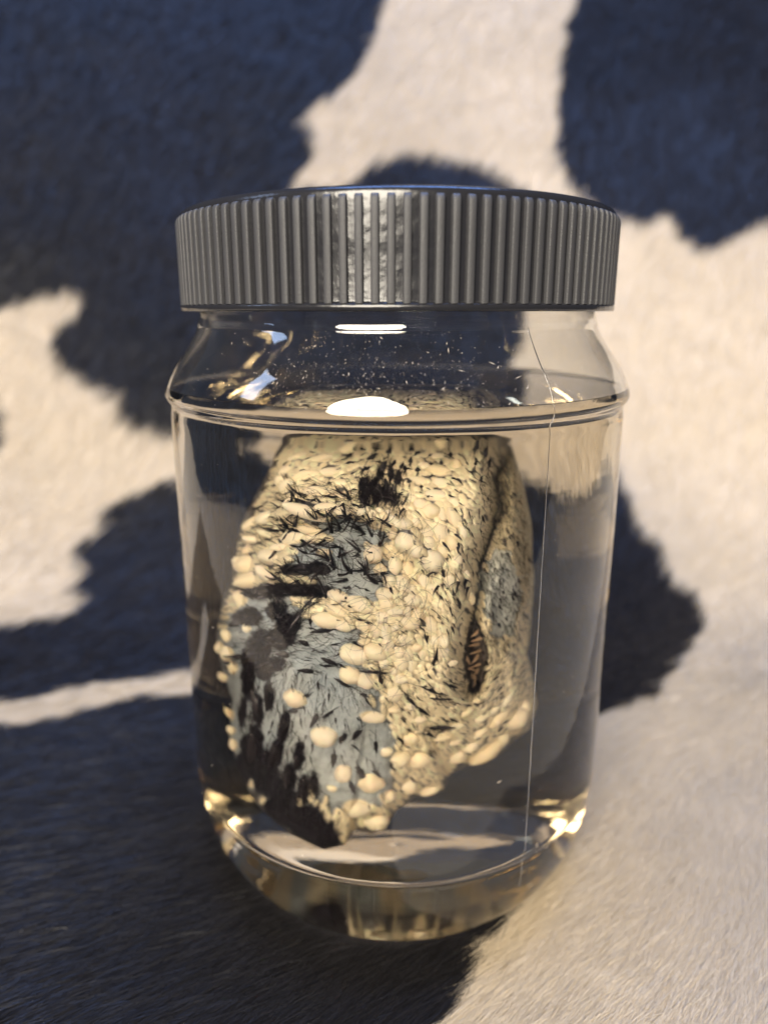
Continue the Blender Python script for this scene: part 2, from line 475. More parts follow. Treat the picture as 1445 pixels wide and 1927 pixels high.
# overlaps the wall by half its thickness, so no air film shows
fi = np.array(full); ii = fi[:, 1] < LEVEL - 0.05
mid = offset(full, wall + 0.03)[ii]
rt = np.interp(LEVEL, fi[::-1][:, 1][-len(out_p):], fi[::-1][:, 0][-len(out_p):]) - 0.35
rt = float(mid[0][0])
lq = [(0.02, LEVEL), (20, LEVEL), (38, LEVEL), (44, LEVEL + 0.01), (rt - 1.5, LEVEL + 0.06), (rt - 0.7, LEVEL + 0.22), (rt - 0.25, LEVEL + 0.42), (rt - 0.1, LEVEL + 0.5), (rt - 0.1, LEVEL + 0.2)]
lq += [tuple(a) for a in mid]
GL = lathe_pts(lq)
me = grid_mesh('liquid', GL * MM, LIQ, closed_u=True)
bm = bmesh.new(); bm.from_mesh(me)
bmesh.ops.remove_doubles(bm, verts=[v for v in bm.verts if hypot(v.co.x, v.co.y) < 0.0001], dist=0.00015)
bmesh.ops.recalc_face_normals(bm, faces=bm.faces); bm.to_mesh(me); bm.free()
at_ = me.attributes.new('side', 'FLOAT', 'FACE')
for p in me.polygons:
    at_.data[p.index].value = 1.0 if (p.center.z < (LEVEL - 0.02) * MM or abs(p.normal.z) < 0.3) else 0.0
liquid = link('preserving_liquid', me)
tag(liquid, 'clear yellowish liquid filling the jar up to its shoulder ring', 'liquid')

# ------------------------------------------------------------------ the specimen
NL = 1.355
def refract_to(x, y, Yt):
    """the point at depth Yt seen at photograph pixel (x, y) through the jar's filled wall"""
    d = px_ray(x, y); o = np.array([CAMX, -CAMD, 0.0])
    Rw = 47.9
    a = d[..., 0] ** 2 + d[..., 1] ** 2; b_ = o[0] * d[..., 0] + o[1] * d[..., 1]; c_ = o[0] ** 2 + o[1] ** 2 - Rw ** 2
    disc = np.maximum(b_ * b_ - a * c_, 0); t = (-b_ - np.sqrt(disc)) / a
    H = o + d * t[..., None]
    n_ = np.stack([H[..., 0] / Rw, H[..., 1] / Rw, 0 * t], -1)
    cosi = -np.sum(d * n_, -1); k = 1 / NL
    cost = np.sqrt(np.maximum(0, 1 - k * k * (1 - cosi ** 2)))
    r = k * d + (k * cosi - cost)[..., None] * n_
    s = (Yt - H[..., 1]) / np.maximum(r[..., 1], 0.05)
    return H + r * s[..., None]

OUT = [(560,826),(640,824),(740,824),(860,824),(930,828),(965,845),(982,900),(996,960),(1002,1050),(1000,1150),(990,1230),(1004,1290),(1010,1330),(996,1372),(960,1400),(925,1432),(880,1442),(846,1458),(834,1490),(780,1500),(745,1525),(728,1556),(700,1568),(668,1560),(650,1590),(610,1598),(560,1575),(515,1545),(470,1490),(448,1440),(434,1390),(440,1320),(424,1270),(410,1225),(410,1180),(420,1130),(434,1090),(442,1040),(452,990),(474,950),(494,912),(510,880),(520,852),(538,832)]
OC = (712.0, 1165.0)
oa = np.array([atan2(y - OC[1], x - OC[0]) for x, y in OUT]); orr = np.array([hypot(x - OC[0], y - OC[1]) for x, y in OUT])
od = np.argsort(oa); oa, orr = oa[od], orr[od]
def Rout(th):
    return np.interp(th, np.concatenate([oa - 2 * pi, oa, oa + 2 * pi]), np.tile(orr, 3))
def seg_dist(x, y, pts):
    best = np.full(np.shape(x), 1e9); side = np.zeros(np.shape(x)); tt = np.zeros(np.shape(x))
    n = len(pts) - 1
    for k in range(n):
        (x1, y1), (x2, y2) = pts[k], pts[k + 1]
        dx, dy = x2 - x1, y2 - y1
        t = np.clip(((x - x1) * dx + (y - y1) * dy) / (dx * dx + dy * dy), 0, 1)
        d = np.hypot(x - x1 - t * dx, y - y1 - t * dy)
        s = (dx * (y - y1) - dy * (x - x1))
        m_ = d < best
        best = np.where(m_, d, best); side = np.where(m_, np.sign(s), side); tt = np.where(m_, (k + t) / n, tt)
    return best, side, tt
VALLEY = [(972,842),(950,862),(934,900),(940,950),(928,1000),(908,1050),(904,1100),(893,1150),(886,1200),(888,1250),(886,1295)]
RIDGE = [(455,1000),(480,985),(530,968),(590,962),(640,962),(690,964),(730,975),(765,1005),(800,1050)]
PIT = (893, 1245)
def depthY(x, y):
    """depth (mm, + away from the camera) of the specimen's front at photograph pixel x, y"""
    th = np.arctan2(y - OC[1], x - OC[0]); s = np.hypot(x - OC[0], y - OC[1]) / Rout(th)
    s = np.clip(s, 0, 1)
    front = -34.0 + 5.0 * smoothstep(1150, 1600, y) + 5 * smoothstep(980, 820, y) + 6 * smoothstep(520, 400, x)
    front = front + 7.5 * smoothstep(905, 960, x) * smoothstep(1400, 1250, y) + 3.5 * smoothstep(800, 950, x) * smoothstep(1150, 1400, y)
    edge = 4.0 - 17 * smoothstep(1350, 1580, y)
    Yv = edge + (front - edge) * np.sqrt(np.maximum(0, 1 - s ** 3.2))
    d, side, _ = seg_dist(x + 7 * fbm(x / 30, y / 30, 131, 2), y, VALLEY)
    Yv = Yv + 6.0 * np.exp(-(d / 21.0) ** 2) + 1.2 * np.exp(-(d / 8.0) ** 2) - 4.5 * np.exp(-((x - 968) / 30) ** 2) * smoothstep(840, 960, y) * smoothstep(1380, 1200, y) - 1.6 * np.exp(-((d - 48) / 26.0) ** 2) * (side > 0)
    Yv = Yv + 4.5 * np.exp(-(np.hypot((x - PIT[0]) / 34, (y - PIT[1]) / 60)) ** 2)
    d, side, _ = seg_dist(x, y, RIDGE)
    Yv = Yv - 2.6 * np.exp(-(d / 15.0) ** 2) + 2.2 * np.exp(-((d - 40) / 24) ** 2) * (side > 0) * smoothstep(840, 760, x)
    Yv = Yv + 3.0 * np.exp(-(np.hypot((x - 718) / 42, (y - 920) / 46)) ** 2)      # dark hollow at the top
    Yv = Yv + 2.6 * np.exp(-(np.hypot((x - 545) / 70, (y - 1110) / 26)) ** 2)     # dark cleft at the left
    Yv = Yv + 1.5 * fbm(x / 75, y / 75, 81, 3) * (1 - s ** 6) + 0.25 * fbm(x / 16, y / 10, 83, 2)
    return Yv - ras(HRAS, x, y) * (1 - s ** 10)
HX0, HY0 = 390, 800
HRAS = np.zeros((830, 640)); CRAS = np.zeros((830, 640)); TRAS = np.zeros((830, 640))
def ras(A_, x, y):
    x = np.clip(np.asarray(x, float) - HX0, 0, 637.9); y = np.clip(np.asarray(y, float) - HY0, 0, 827.9)
    xi = x.astype(int); yi = y.astype(int); fx = x - xi; fy = y - yi
    return (A_[yi, xi] * (1 - fx) + A_[yi, xi + 1] * fx) * (1 - fy) + (A_[yi + 1, xi] * (1 - fx) + A_[yi + 1, xi + 1] * fx) * fy
def splat(x, y, a, b, ang, h, tone):
    m_ = int(max(a, b)) + 3; x0 = max(0, int(x - HX0) - m_); y0 = max(0, int(y - HY0) - m_)
    x1 = min(639, int(x - HX0) + m_ + 1); y1 = min(829, int(y - HY0) + m_ + 1)
    if x1 <= x0 or y1 <= y0: return
    gy, gx = np.mgrid[y0:y1, x0:x1]
    dx = gx + HX0 - x; dy = gy + HY0 - y; c, s = cos(ang), sin(ang)
    q_ = ((dx * c + dy * s) / a) ** 2 + ((-dx * s + dy * c) / b) ** 2
    hh = h * np.sqrt(np.maximum(0, 1 - q_)); cur = HRAS[y0:y1, x0:x1]
    up = hh > cur
    HRAS[y0:y1, x0:x1] = np.where(up, hh, cur)
    CRAS[y0:y1, x0:x1] = np.maximum(CRAS[y0:y1, x0:x1], smoothstep(0.97, 0.42, q_))
    TRAS[y0:y1, x0:x1] = np.where(up, tone, TRAS[y0:y1, x0:x1])
def surf(x, y, lift=0.0):
    x = np.asarray(x, float); y = np.asarray(y, float)
    return refract_to(x, y, depthY(x, y) - lift)
def frame(x, y):
    """point, unit axes along +px, +py, outward normal, mm per pixel"""
    e = 3.0
    P0 = surf(x, y); Y0_ = depthY(x, y)
    flatx = (refract_to(np.asarray(x) + e, y, Y0_) - refract_to(np.asarray(x) - e, y, Y0_)) / (2 * e)
    flaty = (refract_to(x, np.asarray(y) + e, Y0_) - refract_to(x, np.asarray(y) - e, Y0_)) / (2 * e)
    a_ = (surf(np.asarray(x) + e, y) - surf(np.asarray(x) - e, y)) / (2 * e); b_ = (surf(x, np.asarray(y) + e) - surf(x, np.asarray(y) - e)) / (2 * e)
    n_ = np.cross(b_, a_)
    n_ = n_ / np.maximum(np.linalg.norm(n_, axis=-1, keepdims=True), 1e-9)
    n_ = np.where(n_[..., 1:2] > 0, -n_, n_)
    return P0, flatx, flaty, n_

# body colour in paint zones (tissue pigment, plus shade painted into the valley fold)
CREAM = np.array([0.88, 0.745, 0.525]); MEMB = np.array([0.43, 0.46, 0.475]); DARKC = np.array([0.022, 0.019, 0.026]); GREYF = np.array([0.30, 0.27, 0.22])
def blob(x, y, cx, cy_, rx, ry, ang=0, soft=0.35, wob=0.25, seed=3):
    c, s = cos(R(ang)), sin(R(ang)); dx = x - cx; dy = y - cy_
    q_ = np.hypot((dx * c + dy * s) / rx, (-dx * s + dy * c) / ry) + wob * fbm(x / 14, y / 14, seed, 3)
    return smoothstep(1 + soft, 1 - soft, q_)
DARKZONES = [(545,1110,66,13,0),(486,1115,50,11,5),(590,1112,36,13,0),(561,1073,38,10,0),(603,1068,20,9,25),(467,1162,30,18,0),(521,1148,20,20,0),
 (540,1178,24,24,0),(526,1204,32,20,0),(488,1216,24,30,20),(512,1254,27,13,-20),(468,1268,14,52,0),(498,1257,20,22,0),(507,1311,10,28,-5),(486,1335,11,32,0),
 (535,1368,11,32,5),(521,1418,14,34,15),(481,1405,17,44,0),(463,1402,10,22,0),(462,1440,16,40,0),(563,1424,10,28,8),(545,1462,13,26,0),(573,1485,11,26,0),
 (498,1452,26,46,0),(526,1490,24,36,0),(572,1545,40,34,0),(606,1572,38,34,0),(520,1530,26,34,0),(548,1510,14,30,0),(592,1476,8,20,-8),(458,1340,8,34,10),
 (709,930,10,17,4),(727,925,8,21,0),(686,934,8,14,15),(684,912,9,14,25),(716,889,7,22,20),(735,892,6,10,0),(750,900,7,14,0),(700,918,10,14,20),(742,940,10,12,0),(892,1292,12,12,0)]
def zones(x, y):
    memb = np.maximum.reduce([blob(x, y, 560, 1330, 150, 150, 0, .3), blob(x, y, 660, 1430, 90, 100), blob(x, y, 600, 1230, 90, 70), blob(x, y, 640, 1060, 95, 42, 8),
                              blob(x, y, 660, 1105, 60, 30, 15), blob(x, y, 660, 1000, 75, 22, 12), blob(x, y, 735, 1085, 26, 22) * .6, blob(x, y, 500, 1200, 80, 80)])
    fur_ = smoothstep(905, 945, x) * smoothstep(1420, 1340, y)
    pale = blob(x, y, 945, 1120, 40, 80, 0, .5)
    dark = np.zeros_like(x)
    for k, (cx, cy_, rx, ry, an) in enumerate(DARKZONES):
        dark = np.maximum(dark, blob(x, y, cx, cy_, rx, ry, an, 0.18, 0.35, 5 + k))
    return memb, fur_, pale, dark
def body_color(x, y):
    memb, fur_, pale, dark = zones(x, y)
    n1 = fbm(x / 9, y / 5, 91, 3)[..., None]
    streak = fbm((x + y * .4) / 4.0, (y - x * .4) / 26.0, 95, 3)[..., None]
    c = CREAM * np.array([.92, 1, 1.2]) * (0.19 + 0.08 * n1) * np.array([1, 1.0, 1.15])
    mc = MEMB * (1.0 + 0.12 * streak + 0.08 * n1) + np.array([0.03, 0.015, -0.01]) * fbm(x / 40, y / 40, 97, 2)[..., None]
    c = c + (mc - c) * memb[..., None]
    gl = smoothstep(0.0, 0.5, streak[..., 0])[..., None]
    fc = GREYF * (1 + 0.5 * streak) + np.array([0.34, 0.31, 0.21]) * smoothstep(950, 992, x)[..., None] * (1 + .5 * n1)
    c = c + (fc - c) * (fur_ * 0.92)[..., None]
    c = c + (np.array([0.60, 0.62, 0.60]) * (1 + 0.3 * streak) - c) * (pale * 0.85)[..., None]
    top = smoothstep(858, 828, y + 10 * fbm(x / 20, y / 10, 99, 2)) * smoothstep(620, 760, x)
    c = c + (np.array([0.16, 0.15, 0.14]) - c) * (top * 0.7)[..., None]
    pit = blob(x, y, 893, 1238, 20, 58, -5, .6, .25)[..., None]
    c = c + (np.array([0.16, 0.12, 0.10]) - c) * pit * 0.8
    c = c + (DARKC - c) * dark[..., None]
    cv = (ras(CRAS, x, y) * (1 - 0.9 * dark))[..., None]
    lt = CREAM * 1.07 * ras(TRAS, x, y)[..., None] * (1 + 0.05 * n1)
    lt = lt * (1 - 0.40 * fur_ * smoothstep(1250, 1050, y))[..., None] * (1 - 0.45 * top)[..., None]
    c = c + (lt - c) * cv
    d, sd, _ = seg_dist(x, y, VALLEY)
    c = c * (1 - 0.42 * np.exp(-(d / 12.0) ** 2))[..., None]  # the fold's shade put into the colour, darkest on the valley line
    return np.clip(c, 0.004, 0.9)
# fat lobules big enough to be told apart: (x, y, half length, half width, turn)
BIG = [(465,1065,26,16,0),(450,1064,15,14,0),(512,1049,30,14,15),(474,1093,38,13,8),(504,1082,28,13,10),(453,1128,16,16,0),(427,1197,10,12,0),(429,1230,14,15,0),(415,1218,9,14,0),(440,1256,11,13,0),(422,1275,10,9,0),(465,1183,10,7,0),
(636,1122,20,12,10),(679,1137,27,14,25),(640,1152,27,13,25),(616,1168,31,14,20),(646,1176,19,11,18),(681,1174,17,10,20),(707,1181,14,14,0),(666,1230,27,17,22),(706,1226,22,15,30),(702,1044,18,17,0),(660,1268,22,16,20),(686,1279,19,14,35),
(786,1037,13,12,0),(812,1055,20,21,0),(832,1040,13,14,0),(742,1065,13,17,0),(767,1072,14,16,0),(715,1072,12,10,0),(732,1093,13,11,0),(755,1101,14,17,-30),(725,1117,17,12,0),(729,1136,18,13,20),(743,1149,17,12,10),(718,1160,14,12,0),
(774,1108,10,9,0),(800,1093,12,16,-35),(812,1106,12,9,0),(765,1150,9,12,0),(786,1156,13,13,0),(775,1130,19,13,20),(794,1138,9,9,0),(769,1171,20,13,10),(809,1176,15,20,-25),(708,1183,14,15,0),(727,1190,12,17,-20),(744,1181,8,7,0),(760,1204,15,11,30),(729,1209,12,15,0),
(750,1226,11,11,0),(767,1228,10,14,0),(783,1218,10,9,0),(755,1247,15,16,0),(774,1249,11,16,0),(722,1246,10,11,0),(819,1204,16,11,0),(835,1207,10,12,0),(833,1226,12,9,0),(846,1247,14,6,15),(845,1092,11,13,0),(885,1124,8,16,0),(795,1230,9,12,20),(742,1262,11,8,0),
(765,1020,20,18,0),(739,1003,11,10,0),(760,988,16,12,20),(781,983,10,9,0),(812,963,17,14,0),(833,970,9,14,0),(855,975,12,21,-25),(831,1003,14,18,-35),(791,951,13,11,30),(774,941,12,10,30),(821,934,22,12,10),(826,887,24,11,5),(859,878,11,13,0),(790,906,18,9,15),(833,911,18,10,20),(798,878,12,8,0),(821,861,14,8,-10),(830,845,14,7,-10),(781,1038,12,11,0),(805,1023,14,12,20),(802,1003,16,10,0),(851,1023,12,14,-20),(855,946,13,11,40),(870,1000,8,14,-20),(860,1052,9,13,-20),(875,1080,7,14,-20),
(681,965,9,7,0),(692,961,8,7,0),(702,968,8,9,0),(713,964,8,8,0),(722,973,9,8,0),(731,967,7,7,0),(738,978,9,8,0),(748,985,10,8,0),(668,960,9,6,0),
(545,913,24,12,-15),(530,906,14,12,0),(578,965,48,12,3),(618,958,26,12,-4),(645,963,18,10,5),(556,1012,28,13,-5),(585,998,26,10,8),(475,984,24,9,-20),(500,975,22,10,-15),(480,1016,24,8,-15),(505,1005,22,8,-10),(600,925,28,10,5),(640,935,26,9,12),(575,895,26,9,-12),(620,890,24,9,-8),(560,940,26,8,-5),(530,1030,24,8,5),(590,1015,20,9,0),(470,1035,18,8,-15),(610,1040,16,7,10),(640,910,22,8,5),(665,930,16,7,20),(540,885,18,8,-25),(600,865,26,8,-10),(650,850,24,7,-5),(560,860,18,6,-20),
(556,1314,21,17,10),(610,1385,25,20,0),(646,1455,16,17,0),(698,1473,24,18,0),(700,1349,26,12,6),(441,1400,9,12,0),(438,1375,8,8,0),(625,1483,10,6,0),(436,1345,8,14,0),
(741,1304,18,16,10),(755,1277,12,8,0),(760,1291,10,9,0),(741,1335,13,8,30),(772,1328,11,7,30),(788,1353,14,9,25),(772,1389,17,14,0),(727,1415,12,9,0),(753,1427,19,16,-20),(788,1430,21,17,0),(826,1387,22,9,5),(854,1397,11,7,0),(859,1424,19,13,-10),(885,1405,16,10,-25),(915,1416,34,16,-35),(939,1396,20,12,-35),(938,1352,22,11,-38),(972,1352,22,20,0),(769,1478,17,17,0),(807,1487,20,11,-20),(732,1497,13,11,0),(672,1520,30,19,5),(709,1546,21,16,-20),(985,1330,14,14,0),(950,1320,16,8,-40),(930,1335,14,7,-40),(905,1350,16,8,-30),(880,1340,14,7,-20),(860,1365,18,8,-10),(900,1380,18,8,-25)]
def flow(x, y):
    """angle (deg, y down) along which scales and flecks lie"""
    a = np.where(y < 960, -22 + 0.10 * (x - 600), 0.0)
    a = np.where((y < 960) & (x > 760), 10 + 0.25 * (x - 760), a)
    a = np.where((y >= 960) & (x < 640), 4 + 0.0 * x, a)
    a = np.where((y >= 960) & (x >= 640), 25 + 0.17 * (x - 640), a)
    a = np.where((y > 1260), 62 - 0.16 * (x - 700), a)
    a = np.where((y > 1260) & (x < 640), 92 - 0.05 * (x - 540), a)
    a = np.where((x > 905) & (y > 1250), -40, a)
    a = np.where((x > 915) & (y <= 1250), 62, a)
    return a
occ = [(x, y, max(a, b_)) for x, y, a, b_, an in BIG]
ox = np.array([o_[0] for o_ in occ], float); oy = np.array([o_[1] for o_ in occ], float)
oR = np.array([sqrt(a * b_) for _, _, a, b_, _ in BIG])
def in_shape(x, y, m=0.97):
    th_ = np.arctan2(y - OC[1], x - OC[0])
    return np.hypot(x - OC[0], y - OC[1]) / Rout(th_) < m
pts = []
cand = rng.uniform((400, 820), (1012, 1600), (42000, 2))
memb, fur_, pale, dark = zones(cand[:, 0], cand[:, 1])
ins = in_shape(cand[:, 0], cand[:, 1]); vd = seg_dist(cand[:, 0], cand[:, 1], VALLEY)[0]
cell = {}
for k in range(len(cand)):
    x, y = cand[k]
    if not ins[k] or dark[k] > 0.25 or pale[k] > 0.5: continue
    if memb[k] > 0.4: continue
    if vd[k] < 6 or hypot((x - 893) / 26, (y - 1235) / 62) < 1: continue
    if 925 < x and y < 1000 and random.random() < 0.7: continue
    if np.min(np.hypot(ox - x, oy - y) - oR * 1.0) < 0: continue
    sz = 8.6 if (x < 880) else 7.0
    sz *= 0.8 + 0.5 * (vnoise(np.array(x / 60), np.array(y / 60), 3) * .5 + .5)
    g = (int(x // 8), int(y // 8)); ok = True
    for gx in (-1, 0, 1):
        for gy in (-1, 0, 1):
            for (qx, qy) in cell.get((g[0] + gx, g[1] + gy), ()):
                if hypot(qx - x, qy - y) < sz * 0.95: ok = False
    if ok:
        cell.setdefault(g, []).append((x, y)); pts.append((x, y, sz))
pts = np.array(pts)
for x, y, sz in pts:
    an = R(float(flow(np.array(x), np.array(y))) + random.gauss(0, 9))
    a = sz * random.uniform(1.05, 1.6); b_ = sz * random.uniform(0.7, 0.9)
    splat(x, y, a, b_, an, sz * 0.125 * random.uniform(.8, 1.25), random.uniform(0.88, 1.06))
for x, y, a, b_, an in BIG:                # skirts, so that the big lobules grow out of the skin
    if not (630 < x < 870 and 950 < y < 1290): splat(x, y, a * 1.06, b_ * 1.06, R(an), 0.2, 0.95)
for _ in range(2):
    HRAS[1:-1, 1:-1] = (HRAS[1:-1, 1:-1] * 4 + HRAS[:-2, 1:-1] + HRAS[2:, 1:-1] + HRAS[1:-1, :-2] + HRAS[1:-1, 2:]) / 8
print('scales', len(pts))
NT, NS = 1150, 300
th = np.linspace(-pi, pi, NT, endpoint=False)[None, :]
sf = (1 - (1 - np.linspace(0.0, 1, NS)) ** 1.25)[:, None]; sf[0] = 0.002
RO = Rout(th)
X = OC[0] + np.cos(th) * RO * sf; Y = OC[1] + np.sin(th) * RO * sf
Yd = depthY(X, Y)
Pf = refract_to(X, Y, Yd)
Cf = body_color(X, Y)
sb = np.linspace(1, 0.002, 90)[1:][:, None]
Xb = OC[0] + np.cos(th) * RO * sb; Yb = OC[1] + np.sin(th) * RO * sb
Ydb = 4.0 - 17 * smoothstep(1350, 1580, Yb) + 20 * np.sqrt(np.maximum(0, 1 - sb ** 2.6)) + 1.3 * fbm(Xb / 40, Yb / 40, 87, 3) * (1 - sb ** 4)
Pb = refract_to(Xb, Yb, Ydb)
Cb = CREAM * 0.8 + 0 * Pb
m_ = smoothstep(-0.05, 0.25, fbm(Xb / 50, Yb / 50, 77, 3))[..., None]
Cb = Cb + (MEMB - Cb) * m_
rr_ = np.hypot(Pb[..., 0], Pb[..., 1]); k_ = np.minimum(1, 44.5 / rr_); Pb[..., 0] *= k_; Pb[..., 1] *= k_
SP = np.concatenate([Pf, Pb]); SC = np.concatenate([Cf, Cb])
rr_ = np.hypot(SP[..., 0], SP[..., 1]); k_ = np.minimum(1, 45.0 / rr_); SP[..., 0] *= k_; SP[..., 1] *= k_
SP[..., 2] = np.maximum(SP[..., 2], -119.5)
spec = link('preserved_specimen', None)
spec.location = (0, 0, -70 * MM)
tag(spec, 'lumpy cream and grey tissue specimen with black hair tufts, inside the jar', 'specimen')
SOFF = Vector((0, 0, 70 * MM))
def spart(name, me):
    o = link(name, me, spec); o.location = SOFF
    return o
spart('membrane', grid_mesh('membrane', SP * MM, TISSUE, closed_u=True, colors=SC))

# fat lobules: unit lumps
def lump(seed, sub=3):
    bm = bmesh.new(); bmesh.ops.create_icosphere(bm, subdivisions=sub, radius=1)
    r_ = random.Random(seed); off = Vector((r_.uniform(0, 50), r_.uniform(0, 50), r_.uniform(0, 50)))
    for v in bm.verts:
        n_ = v.co.copy()
        v.co = n_ * (1 + 0.13 * mnoise.noise(n_ * 1.1 + off) + 0.05 * mnoise.noise(n_ * 2.6 + off))
    me = bpy.data.meshes.new('fat_lobule'); bm.to_mesh(me); bm.free()
    for p in me.polygons: p.use_smooth = True
    return me
tones = [(0.90, 0.82, 0.62), (0.88, 0.79, 0.58), (0.91, 0.84, 0.65), (0.86, 0.78, 0.60), (0.89, 0.78, 0.55), (0.84, 0.76, 0.58)]
LUMPS = []
for k in range(6):
    me = lump(k)
    a = me.color_attributes.new('col', 'FLOAT_COLOR', 'POINT')
    for q_, v in zip(a.data, me.vertices):
        w = 1.0
        q_.color = (tones[k][0], tones[k][1] * 0.95, tones[k][2] * 0.95, 1)
    me.materials.append(LOBE); LUMPS.append(me)
def mat4(x, y, a, b, ang, thick, sink):
    P0, fx, fy, n_ = frame(np.array([float(x)]), np.array([float(y)]))
    fx, fy, n_, P0 = fx[0], fy[0], n_[0], P0[0]
    c, s = cos(R(ang)), sin(R(ang))
    A = (fx * c + fy * s) * a; B = (-fx * s + fy * c) * b
    nv_ = 0.55 * n_ + 0.45 * np.array([0, -1.0, 0]); nv_ /= np.linalg.norm(nv_)
    h = thick * min(np.linalg.norm(A), np.linalg.norm(B))
    Cn = nv_ * h
    P0 = P0 - nv_ * h * sink
    rr = hypot(P0[0], P0[1])
    if rr + h > 46.2: P0 = P0 * np.array([(46.2 - h) / rr, (46.2 - h) / rr, 1])
    M = Matrix(((A[0], B[0], Cn[0], P0[0]), (A[1], B[1], Cn[1], P0[1]), (A[2], B[2], Cn[2], P0[2]), (0, 0, 0, 1000)))
    return M
def place(me, name, args):
    M = mat4(*args)
    M = Matrix([[M[r][c] / 1000 for c in range(4)] for r in range(4)])
    o = bpy.data.objects.new(name, me); COL.objects.link(o); o.parent = spec
    o.matrix_local = Matrix.Translation(SOFF) @ M
    return o
r_ = random.Random(5)
for x, y, a, b_, an in BIG:
    place(LUMPS[r_.randrange(6)], 'fat_lobule', (x, y, a * 1.08, b_ * 1.08, an + r_.uniform(-6, 6), 0.95, -0.2 if (640 < x < 870 and 950 < y < 1290) else 0.12))
    # folded twin lump, as the fat is bilobed in places
# medium lobules to fill (parts up to the limit), then the fine mosaic as one part
# hair strands: three-sided tapered tubes along 3-D polylines
class Strands:
    def __init__(s): s.V = []; s.L = []; s.S = []; s.T = []; s.n = 0; s.l = 0
    def add(s, pts, radii):
        pts = np.asarray(pts, float); k = len(pts)
        t = np.gradient(pts, axis=0); t /= np.maximum(np.linalg.norm(t, axis=1, keepdims=True), 1e-9)
        ref = np.array([0.3, -0.9, 0.31]); u_ = np.cross(t, ref); u_ /= np.maximum(np.linalg.norm(u_, axis=1, keepdims=True), 1e-9); w_ = np.cross(t, u_)
        ring = []
        for q_ in range(3):
            a = 2 * pi * q_ / 3
            ring.append(pts + (u_ * cos(a) + w_ * sin(a)) * np.asarray(radii)[:, None])
        ring = np.stack(ring, 1).reshape(-1, 3)
        s.V.append(ring)
        for i_ in range(k - 1):
            for q_ in range(3):
                q2 = (q_ + 1) % 3
                s.L += [s.n + i_ * 3 + q_, s.n + i_ * 3 + q2, s.n + (i_ + 1) * 3 + q2, s.n + (i_ + 1) * 3 + q_]
                s.S.append(s.l); s.T.append(4); s.l += 4
        s.n += k * 3
    def mesh(s, name, mat):
        return np_mesh(name, np.concatenate(s.V) * MM, np.array(s.L), np.array(s.S), np.array(s.T), mat)
def curve_px(x0, y0, x1, y1, bow, lift0, lift1, n=6, mid=0.0):
    t = np.linspace(0, 1, n)
    dx, dy = x1 - x0, y1 - y0
    x = x0 + dx * t - dy * bow * np.sin(pi * t); y = y0 + dy * t + dx * bow * np.sin(pi * t)
    lf = lift0 + (lift1 - lift0) * t + mid * np.sin(pi * t)
    Pp = surf(x, y, lf)
    rr = np.hypot(Pp[:, 0], Pp[:, 1]); k = np.minimum(1, 46.3 / rr); Pp[:, 0] *= k; Pp[:, 1] *= k
    return Pp
fleck = Strands(); hairs = Strands()
# short dark flecks between the scales
cand = rng.uniform((405, 824), (1010, 1560), (3600, 2))
memb, fur_, pale, dark = zones(cand[:, 0], cand[:, 1]); ins = in_shape(cand[:, 0], cand[:, 1], 0.985)
fa_ = np.radians(flow(cand[:, 0], cand[:, 1]))
for k in range(len(cand)):
    x, y = cand[k]
    if not ins[k] or dark[k] > .7: continue
    dd = np.hypot(ox - x, oy - y) - oR * 0.8
    if dd.min() < 0: continue
    dens = 0.26
    if memb[k] > .5: dens = 0.16
    if y < 960 and 600 < x < 900: dens = 0.3
    if x > 840: dens = 0.45 if x < 915 else 0.2
    if x < 540 and y < 1060: dens = 0.4
    if random.random() > dens: continue
    L = random.uniform(8, 22) * (1.25 if memb[k] > .5 else 1); a = fa_[k] + random.gauss(0, 0.2)
    big = random.random() < 0.25
    w = (1.5 if big else 0.75) * random.uniform(0.7, 1.3) * 0.075
    dx, dy = cos(a) * L / 2, sin(a) * L / 2
    fleck.add(curve_px(x - dx, y - dy, x + dx, y + dy, random.uniform(-.12, .12), 0.15, 0.75, 5, 0.35),
              np.array([0.15, 1.0, 0.85, 0.45, 0.05]) * w * 2)
